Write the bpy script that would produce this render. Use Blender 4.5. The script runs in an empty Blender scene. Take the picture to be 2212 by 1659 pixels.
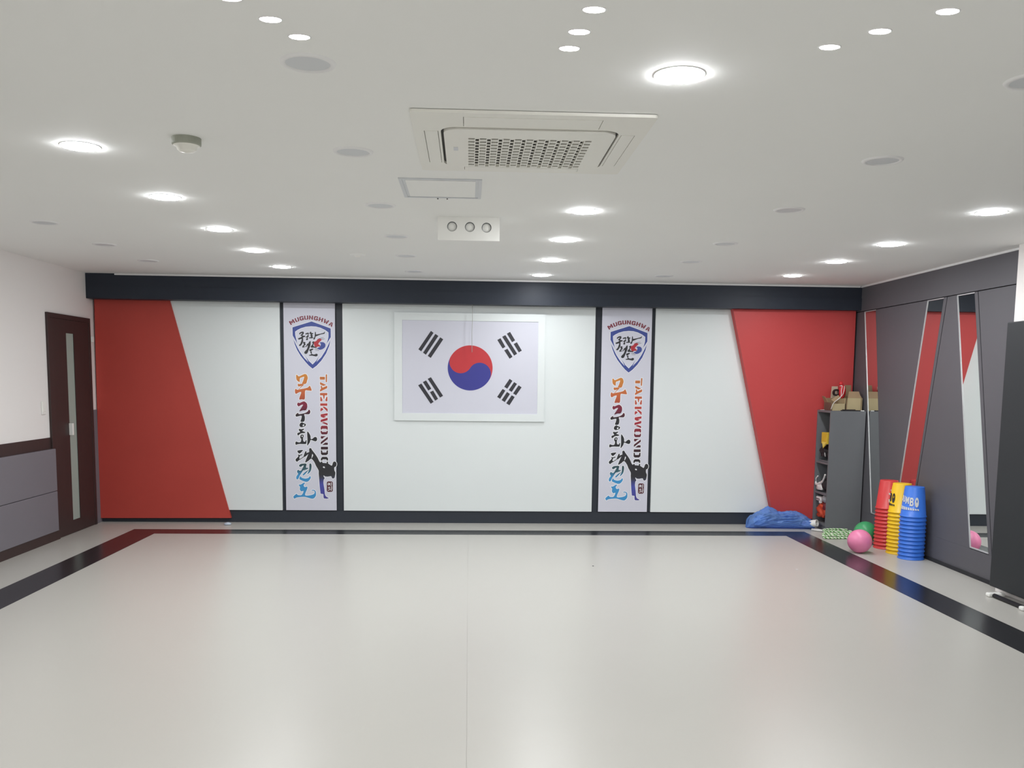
import bpy, bmesh, math, random
from mathutils import Vector, Matrix, noise
from mathutils.geometry import tessellate_polygon
random.seed(7)
S = bpy.context.scene
COL = S.collection
PI = math.pi

# ------------------------------------------------------------------ camera
F, PX, PY = 1964.23, 1106.07, 1030.40
PITCH, YAW, ROLL, EYE = -0.10703, 0.04826, 0.011915, 1.5697
cy, sy, cp, sp, cr, sr = math.cos(YAW), math.sin(YAW), math.cos(PITCH), math.sin(PITCH), math.cos(ROLL), math.sin(ROLL)
Fw = Vector((sy*cp, cy*cp, sp)); r0 = Vector((cy, -sy, 0)); u0 = r0.cross(Fw)
Rt = r0*cr + u0*sr; Up = u0*cr - r0*sr
O = Vector((0, 0, EYE))
cam_d = bpy.data.cameras.new('camera'); cam = bpy.data.objects.new('camera', cam_d); COL.objects.link(cam)
cam_d.sensor_fit = 'HORIZONTAL'; cam_d.sensor_width = 36; cam_d.lens = F/2212*36
cam_d.shift_x = -(PX-1106)/2212; cam_d.shift_y = (PY-829.5)/2212; cam_d.clip_start = .02
m = Matrix.Identity(4)
for i in range(3):
    m[i][0] = Rt[i]; m[i][1] = Up[i]; m[i][2] = -Fw[i]; m[i][3] = O[i]
cam.matrix_world = m
S.camera = cam

# ------------------------------------------------------------------ world, exposure, lamp power
w = bpy.data.worlds.new('world'); S.world = w; w.use_nodes = True
w.node_tree.nodes['Background'].inputs[0].default_value = (.9, .95, 1, 1)
w.node_tree.nodes['Background'].inputs[1].default_value = .3
S.view_settings.view_transform = 'Standard'; S.view_settings.look = 'None'
S.view_settings.gamma = 1; S.view_settings.use_curve_mapping = False
S.view_settings.exposure = 1.72
LAMP = 66.0
S.cycles.max_bounces = 10; S.cycles.diffuse_bounces = 6; S.cycles.glossy_bounces = 5

# ------------------------------------------------------------------ room numbers (metres)
XL, XR, HC, DW = -3.928, 4.13, 2.6, 9.86       # DW = dark back wall plane
YF = -2.6                                       # wall behind the photographer
RD = Vector((.0168, 1, 0)).normalized(); RP = Vector((XR, 6.9, 0))      # run of the right wall
def xr(y): return XR + (y-6.9)*.0168

def ray(u, v): return Fw + Rt*((u-PX)/F) - Up*((v-PY)/F)
def at(u, v, ax, val):
    r = ray(u, v); i = 'XYZ'.index(ax); return O + r*((val-O[i])/r[i])

# ------------------------------------------------------------------ materials
def lin(h):
    if not isinstance(h, str): return tuple(h)+(1,)
    c = [int(h[i:i+2], 16)/255 for i in (0, 2, 4)]
    return tuple(x/12.92 if x <= .04045 else ((x+.055)/1.055)**2.4 for x in c)+(1,)
MATS = {}
def mat(name, col, rough=.5, spec=.5, metal=0, bump=0, bscale=200, mottle=0, mscale=3, coat=0, trans=0, alpha=1, stretch=None):
    if name in MATS: return MATS[name]
    M = bpy.data.materials.new(name); M.use_nodes = True; nt = M.node_tree; N = nt.nodes; L = nt.links
    b = N['Principled BSDF']; c = lin(col)
    b.inputs['Base Color'].default_value = c; b.inputs['Roughness'].default_value = rough
    b.inputs['Specular IOR Level'].default_value = spec; b.inputs['Metallic'].default_value = metal
    b.inputs['Coat Weight'].default_value = coat; b.inputs['Transmission Weight'].default_value = trans
    b.inputs['Alpha'].default_value = alpha
    if mottle or bump:
        tc = N.new('ShaderNodeTexCoord'); src = tc.outputs['Object']
        if stretch:
            mp = N.new('ShaderNodeMapping'); mp.inputs['Scale'].default_value = stretch
            L.new(src, mp.inputs[0]); src = mp.outputs[0]
    if mottle:
        n = N.new('ShaderNodeTexNoise'); n.inputs['Scale'].default_value = mscale; n.inputs['Detail'].default_value = 4
        L.new(src, n.inputs['Vector'])
        mx = N.new('ShaderNodeMix'); mx.data_type = 'RGBA'
        mx.inputs[6].default_value = tuple(x*(1-mottle) for x in c[:3])+(1,)
        mx.inputs[7].default_value = tuple(min(1, x*(1+mottle)) for x in c[:3])+(1,)
        L.new(n.outputs['Fac'], mx.inputs[0]); L.new(mx.outputs[2], b.inputs['Base Color'])
    if bump:
        n2 = N.new('ShaderNodeTexNoise'); n2.inputs['Scale'].default_value = bscale; n2.inputs['Detail'].default_value = 3
        L.new(src, n2.inputs['Vector'])
        bp = N.new('ShaderNodeBump'); bp.inputs['Strength'].default_value = bump; bp.inputs['Distance'].default_value = .002
        L.new(n2.outputs['Fac'], bp.inputs['Height']); L.new(bp.outputs[0], b.inputs['Normal'])
    MATS[name] = M; return M
def ramp_mat(name, stops, z0, z1, rough=.45):
    """printed ink whose colour runs down the sheet (object Z)"""
    M = bpy.data.materials.new(name); M.use_nodes = True; nt = M.node_tree; N = nt.nodes; L = nt.links
    b = N['Principled BSDF']; b.inputs['Roughness'].default_value = rough
    tc = N.new('ShaderNodeTexCoord'); sx = N.new('ShaderNodeSeparateXYZ'); mr = N.new('ShaderNodeMapRange'); cr_ = N.new('ShaderNodeValToRGB')
    mr.inputs[1].default_value = z0; mr.inputs[2].default_value = z1
    L.new(tc.outputs['Object'], sx.inputs[0]); L.new(sx.outputs[2], mr.inputs[0]); L.new(mr.outputs[0], cr_.inputs[0]); L.new(cr_.outputs[0], b.inputs['Base Color'])
    e = cr_.color_ramp.elements
    e[0].position = stops[0][0]; e[0].color = lin(stops[0][1]); e[1].position = stops[-1][0]; e[1].color = lin(stops[-1][1])
    for p, c in stops[1:-1]:
        q = e.new(p); q.color = lin(c)
    return M
def emit(name, col, s):
    M = bpy.data.materials.new(name); M.use_nodes = True; N = M.node_tree.nodes
    b = N['Principled BSDF']; b.inputs['Base Color'].default_value = (.9, .9, .9, 1)
    b.inputs['Emission Color'].default_value = lin(col); b.inputs['Emission Strength'].default_value = s
    return M
M_ceil = mat('ceiling_paint', 'f0f1ef', .75, .12, bump=.05, bscale=300, mottle=.015, mscale=1.2)
M_floor = mat('grey_vinyl', 'b9b7b1', .31, .38, bump=.06, bscale=420, mottle=.02, mscale=1.1)
M_black = mat('black_vinyl', '26272a', .22, .5, bump=.06, bscale=420)
M_under = mat('under_mat', 'b0aea6', .8)
M_white = mat('white_wall_panel', 'e2e8e8', .6, .3, bump=.05, bscale=350)
M_wallw = mat('white_wall_paint', 'ebe7e5', .7, .3, bump=.08, bscale=250)
M_char = mat('charcoal_panel', '30353e', .5, .4, bump=.08, bscale=300)
M_beam = mat('beam_paint', '2a303b', .5, .3, mottle=.12, mscale=2.2, bump=.05, bscale=200)
M_red = mat('red_padding', 'c04545', .5, .4, mottle=.05, mscale=1.5, bump=.1, bscale=260)
M_redl = mat('red_padding_left', 'b8443b', .5, .4, mottle=.10, mscale=1.8, bump=.1, bscale=260)  # browner, more mottled red for the left pad
M_grey = mat('grey_wall_panel', '5b5a5f', .55, .4, mottle=.03, mscale=2, bump=.1, bscale=260)
M_gap = mat('panel_joint', '26262a', .8)
M_pad = mat('mauve_grey_pad', '77737a', .6, .4, mottle=.04, mscale=2, bump=.1, bscale=260)
M_brown = mat('dark_brown_wood', '3a2c2b', .5, .4, mottle=.15, mscale=4, stretch=(6, 6, .6))
M_trim = mat('white_trim', 'e8e8e8', .5)
M_alu = mat('pale_metal_edge', 'c4c6c8', .35, .5, metal=.4)
M_mirror = mat('mirror_silver', (.86, .88, .87), .01, .5, metal=1)
M_plast = mat('white_plastic', 'eeeeea', .35)
M_plasty = mat('aged_white_plastic', 'e9e8e0', .4, mottle=.03, mscale=3)
M_dark = mat('dark_cavity', '3b3b39', .8)
M_cavity = mat('grille_cavity', '5a5a57', .8)
M_diff = mat('unlit_diffuser', 'd2d5d8', .5)
M_cab = mat('cabinet_grey', '6e7175', .55, .4, bump=.05, bscale=200, mottle=.03)
M_sheet = mat('banner_sheet', 'd3d4e0', .5, .4)
M_halo = mat('print_white', 'eceef2', .5)
M_blk = mat('print_black', '26262b', .5)
M_blue = mat('print_blue', '3a4b94', .5)
M_maroon = mat('print_maroon', '7c1c30', .5)
M_seal = mat('print_seal', '55202c', .5)
M_drag = mat('print_red', 'b02a36', .5)
M_flagr = mat('flag_red', 'c23238', .5)
M_flagb = mat('flag_blue', '36388f', .5)
M_lamp = emit('lamp_light', 'fbfdff', LAMP)
M_lampd = emit('lamp_light_far', 'fbfdff', LAMP*.6)
M_reflect = emit('glass_reflection_glow', 'fffaf0', LAMP*.35)  # glow of the window reflections that are built as lamps
M_card = mat('cardboard', '9c8468', .8, .2, mottle=.06, mscale=8)
M_cardin = mat('cardboard_inside', 'b8a985', .8, .2, mottle=.05, mscale=8)
M_glass = mat('frosted_strip', '9fb0a8', .25, .5)

# ------------------------------------------------------------------ geometry helpers
def new_mesh(name, verts, faces, mt, smooth=False, off=Vector((0, 0, 0))):
    me = bpy.data.meshes.new(name); me.from_pydata([tuple(Vector(v)-off) for v in verts], [], faces)
    for x in (mt if isinstance(mt, (list, tuple)) else [mt]): me.materials.append(x)
    if smooth:
        me.polygons.foreach_set('use_smooth', [True]*len(me.polygons))
    me.update(); return me
def wloc(p):
    v = Vector((0, 0, 0))
    while p: v = v+p.location; p = p.parent
    return v
def part(name, geo, mt, parent=None, smooth=False, label=None, kind=None):
    """geo = (verts, faces) in world space; becomes one mesh object under parent"""
    me = new_mesh(name, geo[0], geo[1], mt, smooth, wloc(parent))
    o = bpy.data.objects.new(name, me); COL.objects.link(o)
    if parent: o.parent = parent
    if label: o['label'] = label
    if kind: o['kind'] = kind
    return o
def solo(name, geo, mt, loc, label, cat, smooth=False, group=None, kind=None):
    loc = Vector(loc); me = new_mesh(name, geo[0], geo[1], mt, smooth, loc)
    o = bpy.data.objects.new(name, me); COL.objects.link(o); o.location = loc
    o['label'] = label; o['category'] = cat
    if group: o['group'] = group
    if kind: o['kind'] = kind
    return o
def thing(name, loc, label, cat, group=None):
    o = bpy.data.objects.new(name, None); COL.objects.link(o); o.location = Vector(loc); o.empty_display_size = .1
    o['label'] = label; o['category'] = cat
    if group: o['group'] = group
    return o
def struct(name, geo, mt, loc=(0, 0, 0), smooth=False):
    loc = Vector(loc); me = new_mesh(name, geo[0], geo[1], mt, smooth, loc)
    o = bpy.data.objects.new(name, me); COL.objects.link(o); o.location = loc; o['kind'] = 'structure'; return o
def cat_(*gs):
    V, Fc = [], []
    for v, f in gs:
        n = len(V); V += list(v); Fc += [tuple(i+n for i in q) for q in f]
    return V, Fc
def xf(g, M): return [M @ Vector(v) for v in g[0]], g[1]
def mv(g, d): return [Vector(v)+Vector(d) for v in g[0]], g[1]
def box(x0, x1, y0, y1, z0, z1, bev=0, seg=2):
    if not bev:
        v = [(x, y, z) for x in (x0, x1) for y in (y0, y1) for z in (z0, z1)]
        return v, [(0, 1, 3, 2), (4, 6, 7, 5), (0, 4, 5, 1), (2, 3, 7, 6), (0, 2, 6, 4), (1, 5, 7, 3)]
    bm = bmesh.new(); bmesh.ops.create_cube(bm, size=1)
    for q in bm.verts: q.co = Vector((x0+(q.co.x+.5)*(x1-x0), y0+(q.co.y+.5)*(y1-y0), z0+(q.co.z+.5)*(z1-z0)))
    bmesh.ops.bevel(bm, geom=bm.edges[:], offset=bev, segments=seg, affect='EDGES', profile=.5)
    return bm2(bm)
def bm2(bm):
    bmesh.ops.recalc_face_normals(bm, faces=bm.faces)
    bm.verts.index_update(); r = [v.co.copy() for v in bm.verts], [tuple(v.index for v in f.verts) for f in bm.faces]
    bm.free(); return r
def plate(rings, z0, z1, M=None):
    """extrude a polygon with holes; rings in local xy, M places it"""
    rings = [[Vector((p[0], p[1], 0)) for p in r] for r in rings]
    tris = tessellate_polygon(rings); flat = [p for r in rings for p in r]; n = len(flat)
    V = [Vector((p.x, p.y, z1)) for p in flat]+[Vector((p.x, p.y, z0)) for p in flat]
    Fc = []
    for t in tris:
        a, b, c = (flat[i] for i in t)
        if (b-a).cross(c-a).z < 0: t = (t[0], t[2], t[1])
        Fc.append(tuple(t)); Fc.append((t[0]+n, t[2]+n, t[1]+n))
    k = 0
    for ri, r in enumerate(rings):
        ar = sum(r[i].x*r[(i+1) % len(r)].y-r[(i+1) % len(r)].x*r[i].y for i in range(len(r)))
        ccw = ar > 0
        for i in range(len(r)):
            a, b = k+i, k+(i+1) % len(r)
            q = (a, a+n, b+n, b) if ccw == (ri == 0) else (a, b, b+n, a+n)
            Fc.append(q)
        k += len(r)
    if M: V = [M @ v for v in V]
    return V, Fc
def smoothp(p, n=3):
    out = []; L_ = len(p)
    for i in range(L_):
        a, b, c, d = (Vector(p[(i+k) % L_]) for k in (-1, 0, 1, 2))
        for t in range(n):
            t = t/n
            out.append(tuple(.5*((2*b)+(c-a)*t+(2*a-5*b+4*c-d)*t*t+(3*b-a-3*c+d)*t**3)))
    return out
def grow(p, d):
    L_ = len(p); P = [Vector(q) for q in p]
    ar = sum(P[i].x*P[(i+1) % L_].y-P[(i+1) % L_].x*P[i].y for i in range(L_)); s = 1 if ar > 0 else -1
    out = []
    for i in range(L_):
        e1 = (P[i]-P[i-1]); e2 = (P[(i+1) % L_]-P[i])
        if e1.length < 1e-7 or e2.length < 1e-7: out.append(tuple(P[i])); continue
        e1.normalize(); e2.normalize()
        n1 = Vector((e1.y, -e1.x)); n2 = Vector((e2.y, -e2.x)); nn = n1+n2
        if nn.length < .3: nn = n1
        nn.normalize(); k = min(1.6, 1/max(.5, nn.dot(n1)))
        out.append(tuple(P[i]+nn*(d*s*k)))
    return out
def lathe(prof, c=(0, 0, 0), n=32, close=False):
    V, Fc = [], []; m_ = len(prof)
    for i in range(n):
        a = 2*PI*i/n
        for r, z in prof: V.append(Vector((c[0]+r*math.cos(a), c[1]+r*math.sin(a), c[2]+z)))
    for i in range(n):
        j = (i+1) % n
        for k in range(m_-1): Fc.append((i*m_+k, j*m_+k, j*m_+k+1, i*m_+k+1))
        if close: Fc.append((i*m_+m_-1, j*m_+m_-1, j*m_, i*m_))
    return V, Fc
def disc(c, rx, ry, z, n=32, down=True):
    V = [Vector((c[0]+rx*math.cos(2*PI*i/n), c[1]+ry*math.sin(2*PI*i/n), z)) for i in range(n)]
    f = tuple(range(n)); return V, [f[::-1] if down else f]
def tube(pts, r, n=8, cap=True):
    P = [Vector(p) for p in pts]; V, Fc = [], []; up = Vector((0, 0, 1)); prev = None
    for i, p in enumerate(P):
        t = (P[min(i+1, len(P)-1)]-P[max(i-1, 0)]).normalized()
        if prev is None: a = t.cross(up if abs(t.z) < .9 else Vector((1, 0, 0))).normalized()
        else: a = (prev-t*prev.dot(t)).normalized()
        prev = a; b = t.cross(a); rr = r[i] if isinstance(r, (list, tuple)) else r
        for k in range(n): V.append(p+a*(rr*math.cos(2*PI*k/n))+b*(rr*math.sin(2*PI*k/n)))
    for i in range(len(P)-1):
        for k in range(n): Fc.append((i*n+k, i*n+(k+1) % n, (i+1)*n+(k+1) % n, (i+1)*n+k))
    if cap: Fc.append(tuple(range(n))[::-1]); Fc.append(tuple(range((len(P)-1)*n, len(P)*n)))
    return V, Fc
def spline(p, n=6):
    out = []; P = [Vector(q) for q in p]
    for i in range(len(P)-1):
        a, b, c, d = P[max(i-1, 0)], P[i], P[i+1], P[min(i+2, len(P)-1)]
        for k in range(n):
            t = k/n; out.append(.5*((2*b)+(c-a)*t+(2*a-5*b+4*c-d)*t*t+(3*b-a-3*c+d)*t**3))
    return out+[P[-1]]
def ball(c, r, u=32, v=20):
    bm = bmesh.new(); bmesh.ops.create_uvsphere(bm, u_segments=u, v_segments=v, radius=r)
    g = bm2(bm); return mv(g, c)
def blob(c, sx, sy, sz, amp=.2, fr=2.0, seed=0, flat=True, sub=4):
    bm = bmesh.new(); bmesh.ops.create_icosphere(bm, subdivisions=sub, radius=1)
    for q in bm.verts:
        p = q.co.copy(); n1 = noise.noise(p*fr+Vector((seed, seed*.7, 0))); n2 = abs(noise.noise(p*fr*2.3+Vector((0, seed, 5))))
        p *= 1+amp*n1*1.3-amp*n2*.9
        q.co = Vector((p.x*sx, p.y*sy, p.z*sz))
        if flat and q.co.z < -sz*.55: q.co.z = -sz*.55
    return mv(bm2(bm), c)
# frame of the back wall: local x = world X, local y = world Z, local z = towards the room (-Y)
def MB(y): return Matrix(((1, 0, 0, 0), (0, 0, -1, y), (0, 1, 0, 0), (0, 0, 0, 1)))
# left wall: local x = world Y, local y = world Z, local z = +X (into the room)
def ML(x): return Matrix(((0, 0, 1, x), (1, 0, 0, 0), (0, 1, 0, 0), (0, 0, 0, 1)))
# right wall: local x = -run, local y = Z, local z = into the room
_n = Vector((-RD.y, RD.x, 0))
MR = Matrix(((-RD.x, 0, _n.x, RP.x), (-RD.y, 0, _n.y, RP.y), (0, 1, 0, 0), (0, 0, 0, 1)))
MRi = MR.inverted()
def rw(u, v):
    r = ray(u, v); t = (RP-O).dot(_n)/r.dot(_n); q = MRi @ (O+r*t); return (q.x, q.y)
def rwy(y, z): q = MRi @ Vector((xr(y), y, 0)); return (q.x, z)

# ================================================================== THE ROOM
fl = struct('floor', box(XL-.1, 4.4, YF-.1, DW+.15, -.12, -.012), M_under)
YLo, YLi, XLo, XLi, XRo, XRi = 9.37, 9.10, -3.413, -3.122, 3.561, 3.274
g = .0012
def mp(name, ring, mt): return part(name, plate([ring], -.012, 0), mt, fl)
mp('floor_mat', [(XLi+g, YF), (-g*.25, YF), (-g*.25, YLi-g), (XLi+g, YLi-g)], M_floor)
mp('floor_mat', [(g*.25, YF), (XRi-g, YF), (XRi-g, YLi-g), (g*.25, YLi-g)], M_floor)
mp('border_stripe', [(XLo+g, YF), (XLi-g, YF), (XLi-g, YLi), (XLo+g, YLo)], M_black)
mp('border_stripe', [(XLi, YLi+g), (XRi, YLi+g), (XRo, YLo-g), (XLo, YLo-g)], M_black)
mp('border_stripe', [(XRi+g, YF), (XRo-g, YF), (XRo-g, YLo), (XRi+g, YLi)], M_black)
mp('edge_mat', [(XL, YF), (XLo-g, YF), (XLo-g, DW), (XL, DW)], M_floor)
mp('edge_mat', [(XLo+g, YLo+g), (XRo-g, YLo+g), (XRo-g, DW), (XLo+g, DW)], M_floor)
mp('edge_mat', [(XRo+g, YF), (4.3, YF), (4.3, DW), (XRo+g, DW)], M_floor)
ceil = struct('ceiling', box(XL-.1, 4.4, YF-.1, DW+.15, HC, HC+.1), M_ceil)
struct('wall_front', box(XL-.1, 4.4, YF-.1, YF, 0, HC), M_wallw)

# ---- back wall: charcoal ground, three white pads
wb = struct('wall_back', box(XL-.1, 4.4, DW, DW+.15, 0, HC), M_char)
WP = DW-.03
def pxw(pts, y=WP): return [(q.x, q.z) for q in (at(u, v, 'Y', y) for u, v in pts)]
ZT = 2.36
def wpad(x0, x1, b0=0, b1=0):
    ring = [(x0, .135), (x1, .135), (x1+b1, ZT), (x0+b0, ZT)]
    part('white_pad', plate([ring], 0, .03, MB(DW)), M_white, wb)
wpad(-2.66, -2.002, -.60); wpad(-1.344, 1.352); wpad(2.004, 3.42, 0, -.53)
part('kick_board', box(XL, 4.3, DW-.012, DW, 0, .128), M_char, wb)

bm_ = struct('trim_1', box(XL, 4.25, 9.66, DW, 2.345, HC), M_beam)
part('beam_lower_face', box(XL+.02, 4.22, 9.652, 9.664, 2.345, 2.47), M_beam, bm_)
part('white_bead', box(XL+.3, 4.15, 9.640, 9.662, 2.583, 2.599), M_trim, bm_, label='thin white bead along the beam top')  # white moulding along the top of the beam

# ---- red slanted pads at the two ends of the back wall
YR = 9.735
def red(name, pts, mt, label, YR=YR):
    c = pxw(pts, YR)
    ring = [(min(4.17, max(XL, x)), max(.03, z)) for x, z in c]
    o = solo(name, plate([ring], 0, DW-.012-YR, MB(DW-.012)), mt, (sum(p[0] for p in ring)/4, YR, 0), label, 'wall panel')
    return o
redL = red('slanted_wall_pad', [(203, 632), (364, 640), (499, 1119), (216, 1119)], M_redl, 'red slanted wall pad at the left end of the back wall beside the dark door', 9.81)
redR = red('slanted_wall_pad', [(1581, 655), (1850, 655), (1842, 1121), (1671, 1121)], M_red, 'red slanted wall pad at the right end of the back wall behind the grey cabinet')

# ---- left wall
wl = struct('wall_left', box(XL-.12, XL, YF, DW+.1, 0, HC), M_wallw)
def lbox(x, y0, y1, z0, z1, bev=0): return box(XL, XL+x, y0, y1, z0, z1, bev)
part('chair_rail', lbox(.006, YF, 8.727, .86, .975), M_brown, wl, label='dark brown band')
part('pad_backing', lbox(.005, YF, 8.78, 0, .88), M_brown, wl)
YE = 8.75
for z0, z1 in ((.088, .466), (.470, .868)):
    part('wall_pad', box(XL+.005, XL+.04, 2.0, YE, z0, z1, .006), M_pad, wl)
part('corner_panel', lbox(.008, 9.70, DW-.01, 0, 1.2), M_pad, wl, label='narrow grey strip beside the door')
struct('baseboard_left', box(XL+.005, XL+.03, YF, 8.79, 0, .086), M_brown)
# door
dr = bpy.data.objects.new('door_1', None); COL.objects.link(dr); dr.location = (XL, 9.21, 0); dr['kind'] = 'structure'
def dbox(n, x0, x1, y0, y1, z0, z1, mt, **k): return part(n, box(XL+x0, XL+x1, y0, y1, z0, z1, .002), mt, dr, **k)
dbox('door_frame', 0, .022, 8.727, 8.775, 0, 2.14, M_brown); dbox('door_frame', 0, .022, 9.645, 9.69, 0, 2.14, M_brown); dbox('door_frame', 0, .022, 8.776, 9.644, 2.095, 2.14, M_brown)
leaf = part('door_leaf', cat_(box(XL, XL+.018, 8.777, 9.115, .004, 2.093), box(XL, XL+.018, 9.285, 9.643, .004, 2.093), box(XL, XL+.018, 9.115, 9.285, 1.965, 2.093), box(XL, XL+.018, 9.115, 9.285, .004, .13)), M_brown, dr)
part('glass_strip', box(XL, XL+.012, 9.115, 9.285, .13, 1.965), M_glass, dr, label='frosted glass strip')
dbox('door_handle', .02, .055, 9.095, 9.125, .975, 1.09, M_plast, label='white door handle')
def swbox(name, y, z, w_, h_, label, cat):
    t = thing(name, (XL, y, z-h_/2), label, cat)
    part('face_plate', box(XL+.001, XL+.012, y-w_/2, y+w_/2, z-h_/2, z+h_/2, .003), M_plast, t)
    return t
t = swbox('light_switch', 8.61, 1.255, .075, .12, 'white light switch plate on the white left wall beside the door', 'switch')
for k in (-1, 1): part('rocker', box(XL+.012, XL+.016, 8.61+k*.017-.014, 8.61+k*.017+.014, 1.22, 1.29, .001), M_plast, t)
t = swbox('sensor_box', 9.735, 1.93, .05, .075, 'small white box high on the wall strip between door and red pad', 'sensor')
part('sensor_cover', box(XL+.012, XL+.03, 9.72, 9.755, 1.90, 1.96, .004), M_plast, t)

# ---- right wall
WRm = struct('wall_right', plate([[rwy(DW+.12, 0), rwy(YF, 0), rwy(YF, HC), rwy(DW+.12, HC)]], -.12, -.022, MR), M_gap)
def rp(name, ring, mt=M_grey, z0=-.022, z1=0, parent=None, **k): return part(name, plate([ring], z0, z1, MR), mt, parent or WRm, **k)
ZS, ZB = 2.328, .225
y1 = rwy
def edge(a, b, z):                # point of the slanted line a-b at height z
    t_ = (z-a[1])/(b[1]-a[1]); return (a[0]+(b[0]-a[0])*t_, z)
m1 = [rw(1867.5, 673), rw(1892, 670), rw(1903, 1119), rw(1881.5, 1112)]
m2 = [rw(2004, 649), rw(2039, 643.5), rw(1977.5, 1047), rw(1944, 1040)]
m3 = [rw(2067.7, 637), rw(2105.4, 632), rw(2135, 1192), rw(2094.8, 1181)]
s2 = [rw(2047.5, 639.6), rw(1982, 1047)]; s3 = [rw(2113.6, 627.5), rw(2143, 1192)]
MT, MBt = 2.318, .243            # mirror top and foot
def quad(q):
    return [edge(q[0], q[3], MT), edge(q[1], q[2], MT), edge(q[1], q[2], MBt), edge(q[0], q[3], MBt)]
M1, M2, M3 = quad(m1), quad(m2), quad(m3)
gp = .006
def shift(p, d): return (p[0]+d, p[1])
# fascia above, foot below
rp('wall_board', [y1(DW, ZS+gp), y1(YF, ZS+gp), y1(YF, HC), y1(DW, HC)])
rp('wall_board', [y1(DW, 0), y1(YF, 0), y1(YF, ZB+.0012), y1(DW, ZB+.0012)])
def col(l0, l1, r0_, r1):        # board between two slanted lines, top ZS to ZB
    rp('wall_board', [edge(l0, l1, ZS-.002), edge(r0_, r1, ZS-.002), edge(r0_, r1, ZB+.002), edge(l0, l1, ZB+.002)])
L1 = (shift(m1[0], -.006), shift(m1[3], -.006)); R1 = (shift(m1[1], .004), shift(m1[2], .004))
L2 = (shift(m2[0], -.006), shift(m2[3], -.006)); R2 = (shift(m2[1], .002), shift(m2[2], .002))
L3 = (shift(m3[0], -.006), shift(m3[3], -.006)); R3 = (shift(m3[1], .002), shift(m3[2], .002))
col(y1(DW, ZS), y1(DW, ZB), *L1)
col(*R1, *L2)
col(*R2, shift(s2[0], -.012), shift(s2[1], -.012))
col(s2[0], s2[1], *L3)
col(*R3, shift(s3[0], -.012), shift(s3[1], -.012))
col(s3[0], s3[1], y1(YF, ZS), y1(YF, ZB))
struct('baseboard_right', plate([[y1(DW, 0), y1(YF, 0), y1(YF, .03), y1(DW, .03)]], 0.0005, .014, MR), M_gap)
struct('trim_2', plate([[y1(DW, HC-.018), y1(YF, HC-.018), y1(YF, HC-.001), y1(DW, HC-.001)]], .0005, .014, MR), M_trim)
for q, lb in ((M1, 'narrow slanted mirror in the grey right wall, beside the grey cabinet'), (M2, 'slanted mirror in the grey right wall, above the cup stacks, leaning to the right'), (M3, 'slanted mirror in the grey right wall, nearest the black board')):
    c = MR @ Vector((sum(p[0] for p in q)/4, MBt, 0))
    t = thing('wall_mirror', c, lb, 'mirror')
    a, b_, c_, d_ = q
    part('mirror_glass', plate([[a, b_, c_, d_]], -.015, -.004, MR), M_mirror, t)
    # pale metal edging: far jamb, head and foot
    fr = cat_(plate([[shift(a, .004), shift(a, -.004), shift(d_, -.004), shift(d_, .004)]], -.021, .001, MR),
              plate([[a, b_, (b_[0], MT+.008), (a[0], MT+.008)]], -.021, .001, MR),
              plate([[(d_[0], MBt-.010), (c_[0], MBt-.010), c_, d_]], -.021, .001, MR))
    part('metal_edging', fr, M_alu, t)
    part('grey_jamb', plate([[shift(b_, 0), shift(b_, .002), shift(c_, .002), shift(c_, 0)]], -.021, .001, MR), M_grey, t)

# white column and black board at the right edge of view
struct('wall_column', box(4.045, 4.4, 5.2, 6.665, 0, HC), M_wallw)
t = thing('padded_board', (3.93, 5.95, 0), 'tall matt black board standing on a low foot bar against the right wall', 'board')
part('board_face', box(3.955, 3.998, 5.3, 6.60, .055, 2.03, .008), M_char if False else mat('black_board', '2b2e31', .55, .35, bump=.1, bscale=260), t)
part('foot_bar', tube([(3.905, 6.44, .016), (3.905, 5.35, .016)], .016, 12), mat('black_plastic', '1c1d20', .5, .3), t, smooth=True)
for yy in (6.47, 6.06, 5.4):
    part('foot', box(3.87, 4.0, yy-.02, yy+.03, 0, .03, .01), M_plast, t, label='white plastic foot')

# ================================================================== FLAG
def wl_at(u, v, y): q = at(u, v, 'Y', y); return (q.x, q.z)
YFm = WP-.022
t = thing('framed_flag', (.01, YFm, 1.115), 'white framed flag with red and blue circle and black bars on the centre back wall', 'flag')
fo = [wl_at(851.9, 673, WP), wl_at(1177.5, 681, WP), wl_at(1174, 911.3, WP), wl_at(854, 907, WP)]
x0, x1, z0, z1 = -.797, .812, 1.117, 2.262
i0, i1, k0, k1 = -.713, .737, 1.197, 2.182
part('flag_frame', plate([[(x0, z0), (x1, z0), (x1, z1), (x0, z1)], [(i0, k0), (i1, k0), (i1, k1), (i0, k1)]], 0, .022, MB(WP)), M_white, t)
part('flag_sheet', plate([[(i0, k0), (i1, k0), (i1, k1), (i0, k1)]], 0, .014, MB(WP)), M_sheet, t)
YS = WP-.0145
fcx, fcz, fs = .012, 1.686, .0050*1.0
# zoom frame of the flag: pixels -> wall metres
def fz(x, y): return wl_at(840+x/5.72, 640+y/5.72, YS)
C = fz(1005, 886); Rr = (fz(1282, 886)[0]-fz(728, 886)[0])/2
th = math.radians(31.5); ax = Vector((math.cos(th), -math.sin(th)))      # axis from upper left to lower right
def arc(c, r, a0, a1, n=40): return [(c[0]+r*math.cos(a0+(a1-a0)*i/n), c[1]+r*math.sin(a0+(a1-a0)*i/n)) for i in range(n+1)]
al = math.atan2(ax.y, ax.x)     # direction of lower-right end
cl = (C[0]-ax.x*Rr/2, C[1]-ax.y*Rr/2); cr2 = (C[0]+ax.x*Rr/2, C[1]+ax.y*Rr/2)
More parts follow.
